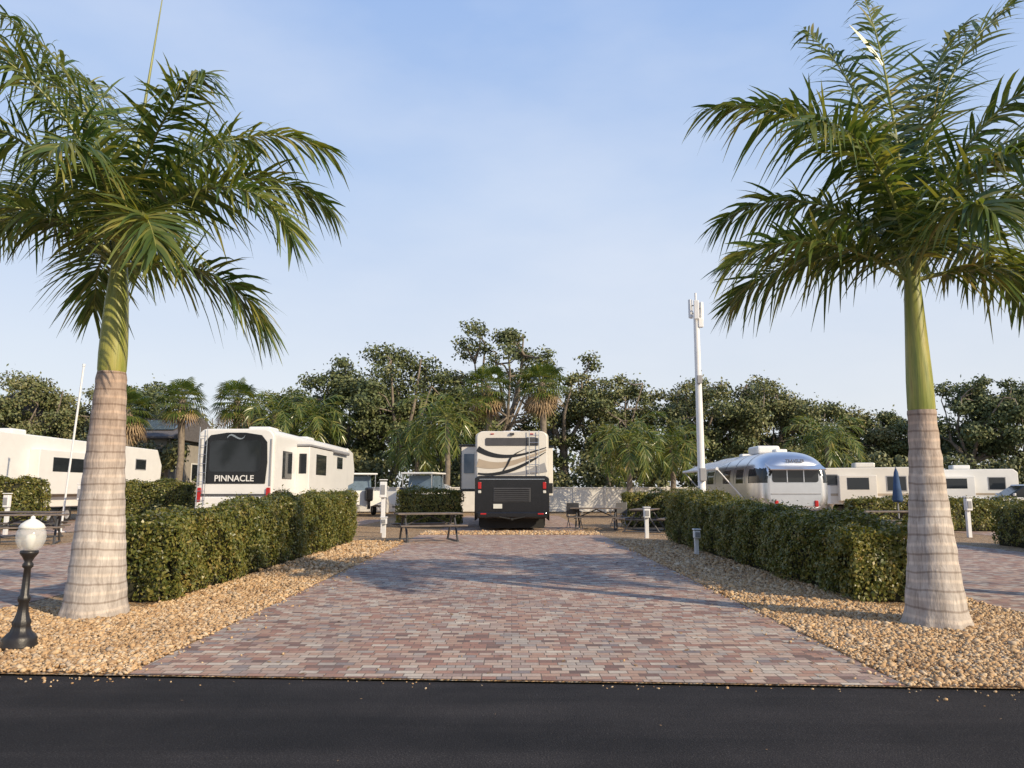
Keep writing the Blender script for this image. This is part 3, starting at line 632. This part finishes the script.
def trailer(name,loc,rz,L,W,H,mat,win='x'):
    r=root(name,loc,rz)
    prism('body',r,[(0,.7),(L-1.8,.7),(L-1.8,1.5),(L,1.7),(L+.1,H-.9),(L-.5,H-.05),(.25,H),(0,H-.2)],-W/2,W/2,mat,'yz',.05,3)
    for s in (-1,1):
        for k,(y,w,z,h) in enumerate([(1.2,.9,2.3,.7),(3.2,.7,2.4,.6),(8.8,.9,2.4,.6),(L-2.4,1.1,2.55,.5)]):
            if y<L-1: box('window',r,(s*(W/2+.005),y,z*H/3.4),(.03,w,h),M['glass'],.01); box('window_frame',r,(s*(W/2+.001),y,z*H/3.4),(.03,w+.09,h+.09),M['grey'],.01)
        box('slide_out',r,(s*(W/2+.2),L*.45,2.0*H/3.4),(.42,L*.26,1.7*H/3.4),mat,.03); box('slide_window',r,(s*(W/2+.415),L*.45,2.3*H/3.4),(.02,L*.15,.6),M['glass'],.005)
        box('stripe',r,(s*(W/2+.004),L*.45,1.2),(.02,L*.85,.12),M['tan'],.002)
        box('door',r,(s*(W/2+.006),L*.68,1.85*H/3.4),(.02,.7,1.8*H/3.4),M['white'],.01)
        for k in (.42,.5): wheel(r,s*(W/2-.2),L*k,.37,.2)
    box('rear_window',r,(0,-.01,2.2*H/3.4),(W*.6,.03,.8),M['glass'],.01)
    for s in (-1,1): box('tail_light',r,(s*(W/2-.15),-.015,1.1),(.12,.04,.3),M['red'],.01)
    box('bumper',r,(0,-.1,.66),(W*.9,.12,.12),M['black'],.02)
    box('roof_ac',r,(0,L*.35,H+.13),(.8,1.0,.26),mat,.07); box('roof_vent',r,(.3,L*.7,H+.04),(.4,.4,.14),mat,.03)
    rod('landing_leg',r,(0,L-1.5,0),(0,L-1.5,1.5),.06,M['grey'])
    return r
trailer('travel_trailer',(-21.0,26.0,0),0,17.5,2.5,3.7,M['white'])
trailer('travel_trailer',(21.0,40.5,0),R(80),7,2.4,2.6,M['offwhite'])
trailer('travel_trailer',(30.5,47.5,0),R(80),8,2.4,2.7,M['white'])
# ------------------------------------------------------------------ silver rounded trailer
def airy():
    r=root('silver_travel_trailer',(8.85,24.2,0)); L=7.4; W=1.22; z0,z1=.62,2.66; zc=(z0+z1)/2
    na=120; V=[];mi=[]
    us=np.concatenate([np.linspace(0,1,34)[:-1]**1.5*.16, np.linspace(.16,.84,44), 1-np.linspace(1,0,34)[1:]**1.5*.16])
    ns=len(us)
    def f(u):
        e=min(u,1-u)/.16
        return 1.0 if e>=1 else (1-(1-e)**2.3)**(1/2.3)
    for u in us:
        k=f(u)
        for j in range(na):
            t=2*math.pi*j/na; c,s=math.cos(t),math.sin(t)
            n=2.6 if s>0 else 5
            x=math.copysign(abs(c)**(2/n),c); z=math.copysign(abs(s)**(2/n),s)
            kx=.66+.34*k; kz=.50+.50*k
            V.append((x*W*kx,u*L,zc+z*(z1-z0)/2*(kz if z>0 else (.7+.3*k))))
    V=np.array(V); F=[];
    for i in range(ns-1):
        for j in range(na):
            k=(j+1)%na; F.append((i*na+j,i*na+k,(i+1)*na+k,(i+1)*na+j))
            c=V[[i*na+j,(i+1)*na+k]].mean(0); m=0
            if c[1]<.9 and 1.66<c[2]<2.10 and not (.80<abs(c[0])<.86): m=1
            if abs(abs(c[0])-W)<.15 and 1.55<c[2]<2.1 and any(a<c[1]<b_ for a,b_ in ((1.4,2.2),(2.9,3.9),(5.2,6.1))): m=1
            if c[2]<.78: m=2
            mi.append(m)
    F=np.array(F)
    b=MB(); b.add(V,F,0); b.F[-1]=(F,np.array(mi))
    b.add(V[:na],np.array([list(range(na))[::-1]]),0); b.add(V[-na:],np.array([list(range(na))]),0)
    add('shell',b.mesh('shell',[M['alum'],M['glass'],M['dkgrey']],True),r)
    prism('end_window',r,rrect(-.72,.72,1.66,2.08,.08),-.02,.0,M['glass'],'xz')
    box('window_mullion',r,(-.26,-.025,1.87),(.03,.02,.42),M['alum'],.003); box('window_mullion_b',r,(.26,-.025,1.87),(.03,.02,.42),M['alum'],.003)
    for u in (1.25,2.5,3.7,4.9,6.1):
        pts=[(W*1.003*math.copysign(abs(math.cos(t))**(2/2.6),math.cos(t)),u,zc+1.003*abs(math.sin(t))**(2/2.6)*(z1-z0)/2) for t in np.linspace(0,math.pi,30)]
        V2,F2=tube(pts,[.008]*30,4); bb=MB(); bb.add(V2,F2,0); add('panel_seam',bb.mesh('panel_seam',[M['grey']]),r)
    prism('front_awning_hood',r,[(-.32,2.06),(-.30,2.03),(.22,2.22),(.22,2.26)],-.86,.86,M['alum'],'yz')
    text(r,'TRAVELER',(0,-.02,2.28),.13,M['dkgrey'])
    box('lower_belt',r,(0,-.015,1.30),(1.55,.02,.03),M['grey'],.003)
    box('roof_ac',r,(0,2.9,2.80),(.8,1.1,.28),M['white'],.09,3); box('roof_vent',r,(.1,1.6,2.70),(.4,.4,.14),M['white'],.04); box('roof_vent_b',r,(0,5.0,2.70),(.4,.4,.14),M['white'],.04)
    b=MB(); aw=[(-W-.02,2.46),(-W-.5,2.32),(-W-.95,2.12)]
    for k in range(24):
        y0=1.0+k*.2; mi_=k%2
        for (xa,za),(xb,zb) in zip(aw[:-1],aw[1:]): b.add([(xa,y0,za),(xb,y0,zb),(xb,y0+.2,zb),(xa,y0+.2,za)],np.array([[0,1,2,3]]),mi_)
    add('awning',b.mesh('awning',[M['white'],M['stripe']]),r)
    rod('awning_roller',r,(-W-.96,.95,2.11),(-W-.96,5.85,2.11),.05,M['wpaint'])
    for y in (1.0,5.8): rod('awning_arm',r,(-W,y,1.0),(-W-.95,y,2.1),.02,M['wpaint']); 
    for s in (-1,1):
        for y in (3.2,4.1): wheel(r,s*1.0,y,.36,.2)
        box('tail_light',r,(s*.62,-.02,1.0),(.12,.06,.2),M['red'],.03)
    box('bumper',r,(0,-.12,.62),(1.9,.16,.14),M['alum'],.04)
    rod('hitch_a',r,(0,L+1.1,.5),(.8,L-.4,.6),.05,M['dkgrey']); rod('hitch_b',r,(0,L+1.1,.5),(-.8,L-.4,.6),.05,M['dkgrey'])
    return r
airy()
# ------------------------------------------------------------------ small cars, boats
def car(name,loc,rz,mat,kind='pickup'):
    r=root(name,loc,rz)
    if kind=='pickup':
        body=[(0,.45),(0,1.05),(1.9,1.08),(3.9,1.1),(5.3,1.0),(5.55,.85),(5.6,.45)]; cab=[(1.9,1.08),(2.1,1.8),(3.3,1.85),(4.2,1.1)]
    else:
        body=[(0,.4),(.05,1.0),(.5,1.05),(3.4,1.05),(4.5,.92),(4.7,.7),(4.7,.4)]; cab=[(.2,1.03),(.6,1.65),(2.5,1.7),(3.5,1.05)]
    prism('body',r,body,-.95,.95,mat,'yz',.05,3); prism('glasshouse',r,cab,-.82,.82,M['glass'],'yz',.05,3)
    ys=[c[0] for c in cab]; zt=max(c[1] for c in cab)
    prism('roof',r,[(ys[1]-.02,zt-.06),(ys[1],zt+.02),(ys[2],zt+.03),(ys[2]+.06,zt-.04)],-.80,.80,mat,'yz',.01)
    for s in (-1,1):
        for y in (1.0,body[-1][0]-1.05): wheel(r,s*.85,y,.38,.24)
        box('tail_light',r,(s*.85,-.01,.9),(.15,.05,.22),M['red'],.02); box('headlight',r,(s*.75,body[-1][0]+.0,.8),(.3,.05,.15),M['plate'],.02)
        box('side_mirror',r,(s*1.05,ys[3]-.35,1.2),(.18,.1,.14),mat,.03)
        rod('pillar',r,(s*.815,(ys[1]+ys[2])/2,1.08),(s*.815,(ys[1]+ys[2])/2,zt),.035,mat)
    return r
car('pickup_truck',(25.5,42,0),R(70),M['white']); car('van_car',(29.5,41,0),R(80),M['white'],'suv'); car('pickup_truck',(33,43,0),R(75),M['grey'])
def boat(loc,rz):
    r=root('motor_boat',loc,rz)
    b=MB(); st=[(0,1.1,.95),(1.5,1.15,.95),(3.5,1.1,1.05),(5,.75,1.2),(6,.08,1.35)]; V=[]
    for y,w,h in st: V+=[(-w,y,h+.45),(-w*.85,y,.75),(0,y,.5+.06*y),(w*.85,y,.75),(w,y,h+.45),(w*.9,y,h+.42),(0,y,h+.45),(-w*.9,y,h+.42)]
    F=[(i*8+j,i*8+(j+1)%8,(i+1)*8+(j+1)%8,(i+1)*8+j) for i in range(4) for j in range(8)]
    b.add(V,np.array(F),0); b.add(V[:8],np.array([list(range(8))]),0); add('hull',b.mesh('hull',[M['white']]),r)
    prism('cabin',r,[(2.0,1.4),(2.2,2.25),(3.3,2.25),(4.2,1.45)],-.75,.75,M['glassb'],'yz',.04)
    box('hardtop',r,(0,2.5,2.36),(1.9,2.1,.09),M['white'],.03)
    for s in (-1,1):
        for y in (1.55,3.3): rod('hardtop_post',r,(s*.85,y,1.4),(s*.85,y,2.33),.03,M['chrome'])
        wheel(r,s*.95,2.2,.32,.2,'trailer_wheel')
        box('trailer_rail',r,(s*.7,2.6,.55),(.08,5.8,.1),M['grey'],.01)
    box('outboard_motor',r,(0,-.3,1.2),(.4,.5,.75),M['black'],.1); box('outboard_leg',r,(0,-.3,.7),(.14,.25,.6),M['black'],.03)
    return r
boat((-8.0,43,0),R(25)); boat((-5.6,41,0),R(-15))
# ------------------------------------------------------------------ picnic tables
def table(loc,rz):
    r=root('picnic_table',loc,rz)
    for k in range(5): box('top_plank',r,(0,-.3+.15*k,.76),(1.85,.14,.04),M['wood'],.006)
    for s in (-1,1):
        for k in range(2): box('bench_plank',r,(0,s*(.62+.15*k),.45),(1.85,.14,.04),M['wood'],.006)
        rod('leg',r,(s*.7,-.6,.02),(s*.7,-.12,.74),.03,M['dkgrey']); rod('leg_b',r,(s*.7,.6,.02),(s*.7,.12,.74),.03,M['dkgrey'])
        rod('bench_support',r,(s*.7,-.78,.42),(s*.7,.78,.42),.028,M['dkgrey']); rod('top_support',r,(s*.7,-.34,.72),(s*.7,.34,.72),.025,M['dkgrey'])
        rod('foot',r,(s*.7,-.65,.02),(s*.7,.65,.02),.03,M['dkgrey'])
        rod('brace',r,(s*.7,0,.42),(0,0,.72),.02,M['dkgrey'])
    return r
table((-2.35,22.0,0),R(18)); table((3.1,28.6,0),R(-12)); table((-12.9,20.8,0),R(24)); table((11.6,24.2,0),R(10)); table((4.6,27.0,0),R(70)); table((-14.6,23.5,0),R(-10))
def chair(loc,rz):
    r=root('folding_chair',loc,rz)
    box('seat',r,(0,0,.44),(.48,.45,.03),M['dkgrey'],.01); b_=box('backrest',r,(0,.24,.74),(.48,.03,.42),M['dkgrey'],.01)
    for s in (-1,1):
        rod('leg',r,(s*.24,-.25,0),(s*.24,.22,.6),.014,M['grey']); rod('leg_b',r,(s*.24,.25,0),(s*.24,-.22,.6),.014,M['grey'])
        rod('armrest',r,(s*.26,-.22,.62),(s*.26,.24,.64),.018,M['grey']); rod('back_post',r,(s*.24,.22,.44),(s*.24,.25,.96),.014,M['grey'])
    return r
chair((2.35,29.3,0),R(160)); chair((4.1,30.1,0),R(200))
# ------------------------------------------------------------------ utility pedestals
def pedestal(loc,h=1.1,nm='utility_pedestal',s=1.0):
    r=root(nm,loc)
    box('post',r,(0,0,h*.45),(.11*s,.11*s,h*.9),M['wpaint'],.01); box('meter_box',r,(0,-.05,h*.82),(.18*s,.17*s,h*.30),M['wpaint'],.02)
    box('outlet_cover',r,(0,-.05-.09*s,h*.82),(.12*s,.02,h*.18),M['grey'],.008); box('cap',r,(0,-.05,h+.01),(.21*s,.21*s,.03),M['wpaint'],.01)
    return r
pedestal((-4.3,26,0),1.75,s=1.2); pedestal((4.05,17.2,0),.55,s=.8); pedestal((4.0,23.2,0),.9); pedestal((-3.85,23.5,0),.6); pedestal((-14.4,26,0),1.6); pedestal((-16.2,25,0),1.3); pedestal((13.8,23.6,0),1.2)
# ------------------------------------------------------------------ antenna pole
r=root('antenna_pole',(5.95,24.3,0))
V,F=lathe([(.17,0),(.17,.05),(.125,.07),(.115,2.5),(.10,5),(.09,7.1)],20); b=MB(); b.add(V,F,0); add('pole',b.mesh('pole',[M['wpaint']],True),r)
for k,(a,z) in enumerate([(0,7.15),(120,7.25),(240,7.15)]):
    a=R(a+20); o=box('antenna_panel',r,(0,0,0),(.16,.10,.62),M['wpaint'],.02); o.location=(.19*math.cos(a),.19*math.sin(a),z); o.rotation_euler=(0,0,a+R(90))
    rod('bracket',r,(0,0,z-.15),(.16*math.cos(a),.16*math.sin(a),z-.15),.02,M['grey']); rod('bracket_b',r,(0,0,z+.1),(.16*math.cos(a),.16*math.sin(a),z+.1),.02,M['grey'])
rod('mast',r,(0,0,7.0),(0,0,7.75),.035,M['wpaint']); box('radio_unit',r,(.12,-.05,6.75),(.16,.14,.3),M['wpaint'],.02); box('junction_box',r,(.0,-.16,4.9),(.16,.1,.26),M['grey'],.02)
box('lower_junction_box',r,(.0,-.17,1.9),(.2,.12,.4),M['grey'],.02)
def flagpole(loc,h,lean):
    r=root('white_pole',loc); rod('shaft',r,(0,0,0),(lean,0,h),.035,M['wpaint']); rod('finial',r,(lean,0,h),(lean*1.02,0,h+.08),.05,M['wpaint']); box('base_plate',r,(0,0,.02),(.25,.25,.04),M['wpaint'],.01)
flagpole((-15.3,26.5,0),5.7,.35)
r=root('patio_umbrella',(12.9,26,0)); rod('pole',r,(0,0,0),(0,0,2.2),.025,M['grey'])
V,F=lathe([(.02,2.15),(.07,2.0),(.12,1.5),(.17,1.1),(.13,1.02),(.02,1.05)],12); V[:,:2]*=(1+.2*np.sin(np.arctan2(V[:,1],V[:,0])*6))[:,None]; b=MB(); b.add(V,F,0); add('canopy',b.mesh('canopy',[M['blue']]),r); box('base',r,(0,0,.05),(.5,.5,.1),M['dkgrey'],.03)
# ------------------------------------------------------------------ bollard lamp
r=root('street_lamp',(-4.42,7.15,0)); r.rotation_euler=(0,R(1.5),0)
prof=[(.001,0),(.145,0),(.15,.03),(.135,.06),(.14,.09),(.115,.12),(.085,.15),(.07,.20),(.078,.23),(.062,.26),(.045,.32),(.038,.40),(.05,.42),(.05,.45),(.034,.47),(.030,.62),(.028,.70),(.045,.715),(.045,.74),(.03,.76),(.05,.80),(.075,.835),(.075,.86),(.02,.865)]
V,F=lathe(prof,32); ang=np.arctan2(V[:,1],V[:,0]); k=((V[:,2]>.1)&(V[:,2]<.7)); V[k,:2]*=(1+.05*np.sin(ang[k]*10))[:,None]
b=MB(); b.add(V,F,0); add('post',b.mesh('post',[M['castiron']],True),r)
V,F=lathe([(.065,.862),(.095,.89),(.118,.94),(.125,.985),(.118,1.03),(.10,1.06)],32); b=MB(); b.add(V,F,0); add('globe',b.mesh('globe',[M['globe']],True),r)
V,F=lathe([(.102,1.058),(.112,1.065),(.09,1.10),(.05,1.13),(.02,1.145),(.018,1.165),(.001,1.175)],32); b=MB(); b.add(V,F,0); add('globe_cap',b.mesh('globe_cap',[M['bulb']],True),r)
V,F=lathe([(.001,.87),(.03,.875),(.03,.92),(.045,.96),(.035,1.0),(.001,1.01)],16); b=MB(); b.add(V,F,0); add('bulb',b.mesh('bulb',[M['bulb']],True),r)
# ------------------------------------------------------------------ houses
def house(loc,rz,w,d,h,rh):
    r=root('stucco_house',loc,rz)
    box('walls',r,(0,0,h/2),(w,d,h),M['stucco'],.02)
    prism('gable_roof',r,[(-w/2-.5,h),(w/2+.5,h),(w/2+.5,h+.15),(0,h+rh),(-w/2-.5,h+.15)],-d/2-.4,d/2+.4,M['roof'],'xz',.02)
    for k in (-1,0,1): box('window',r,(k*w*.3,-d/2-.02,h*.55),(1.2,.06,1.2),M['glass'],.01); box('window_trim',r,(k*w*.3,-d/2-.01,h*.55),(1.4,.05,1.4),M['white'],.01)
    box('door',r,(w*.15,-d/2-.02,1.05),(.95,.06,2.1),M['dkgrey'],.01)
    return r
hh=house((-26.5,58.5,0),R(90),9,5,5.0,1.9); house((-41,66,0),R(20),9,7,7.4,2.2)
for k in range(3):
    a=math.atan2(1.75,5.0); o=box('solar_panel',hh,(0,0,0),(2.6,1.5,.05),M['glassb'],.005); o.location=(-2.4,-1.6+k*1.6,5.0+.15+1.75*(5.0-2.4)/5.0+.12); o.rotation_euler=(0,-a,0)

# ------------------------------------------------------------------ world, sun, camera
SE,SR=R(27),math.atan2(.78,-.62)
w=bpy.data.worlds.new('World'); scene.world=w; w.use_nodes=True; nt=w.node_tree; nt.nodes.clear()
sky=nt.nodes.new('ShaderNodeTexSky'); sky.sky_type='NISHITA'; sky.sun_disc=False; sky.sun_elevation=SE; sky.sun_rotation=SR
sky.air_density=1.0; sky.dust_density=1.2; sky.ozone_density=1.2
tc=nt.nodes.new('ShaderNodeTexCoord'); sp=nt.nodes.new('ShaderNodeSeparateXYZ'); nt.links.new(tc.outputs['Generated'],sp.inputs[0])
haze=ramp(nt,sp.outputs[2],[(0,(6.2,6.25,6.4)),(.16,(5.5,5.9,6.6)),(.36,(3.9,4.95,6.8)),(.6,(2.6,3.9,6.6)),(.8,(1.1,2.1,4.4)),(1,(.8,1.6,3.6))])
c1=mixc(nt,.85,sky.outputs[0],haze)
mp=nt.nodes.new('ShaderNodeMapping'); mp.inputs['Scale'].default_value=(1.2,1.2,3.0); mp.inputs['Rotation'].default_value=(0,R(20),R(30))
nt.links.new(tc.outputs['Generated'],mp.inputs[0])
nz=noise(nt,mp.outputs[0],1.3,8,.52); cf=ramp(nt,nz,[(.48,(0,0,0)),(.80,(.38,.38,.38))])
cc=mixc(nt,cf,c1,(6.8,6.9,7.1))
bg=nt.nodes.new('ShaderNodeBackground'); bg.inputs['Strength'].default_value=.14; nt.links.new(cc,bg.inputs[0])
o=nt.nodes.new('ShaderNodeOutputWorld'); nt.links.new(bg.outputs[0],o.inputs[0])
sd=bpy.data.lights.new('sun','SUN'); sd.energy=5.0; sd.angle=R(.5); sd.color=(1,.83,.59)
so=bpy.data.objects.new('sun',sd); col.objects.link(so)
d=Vector((math.sin(SR)*math.cos(SE),math.cos(SR)*math.cos(SE),math.sin(SE))); so.rotation_euler=d.to_track_quat('Z','Y').to_euler(); so.location=d*60
cam=bpy.data.cameras.new('camera'); co=bpy.data.objects.new('camera',cam); col.objects.link(co); co.location=(0,0,1.4); co.rotation_euler=(R(97.9),0,0)
cam.sensor_width=36; cam.lens=27.03; cam.clip_end=3000; cam.clip_start=.05; scene.camera=co
scene.view_settings.view_transform='Standard'; scene.view_settings.look='None'; scene.view_settings.exposure=0
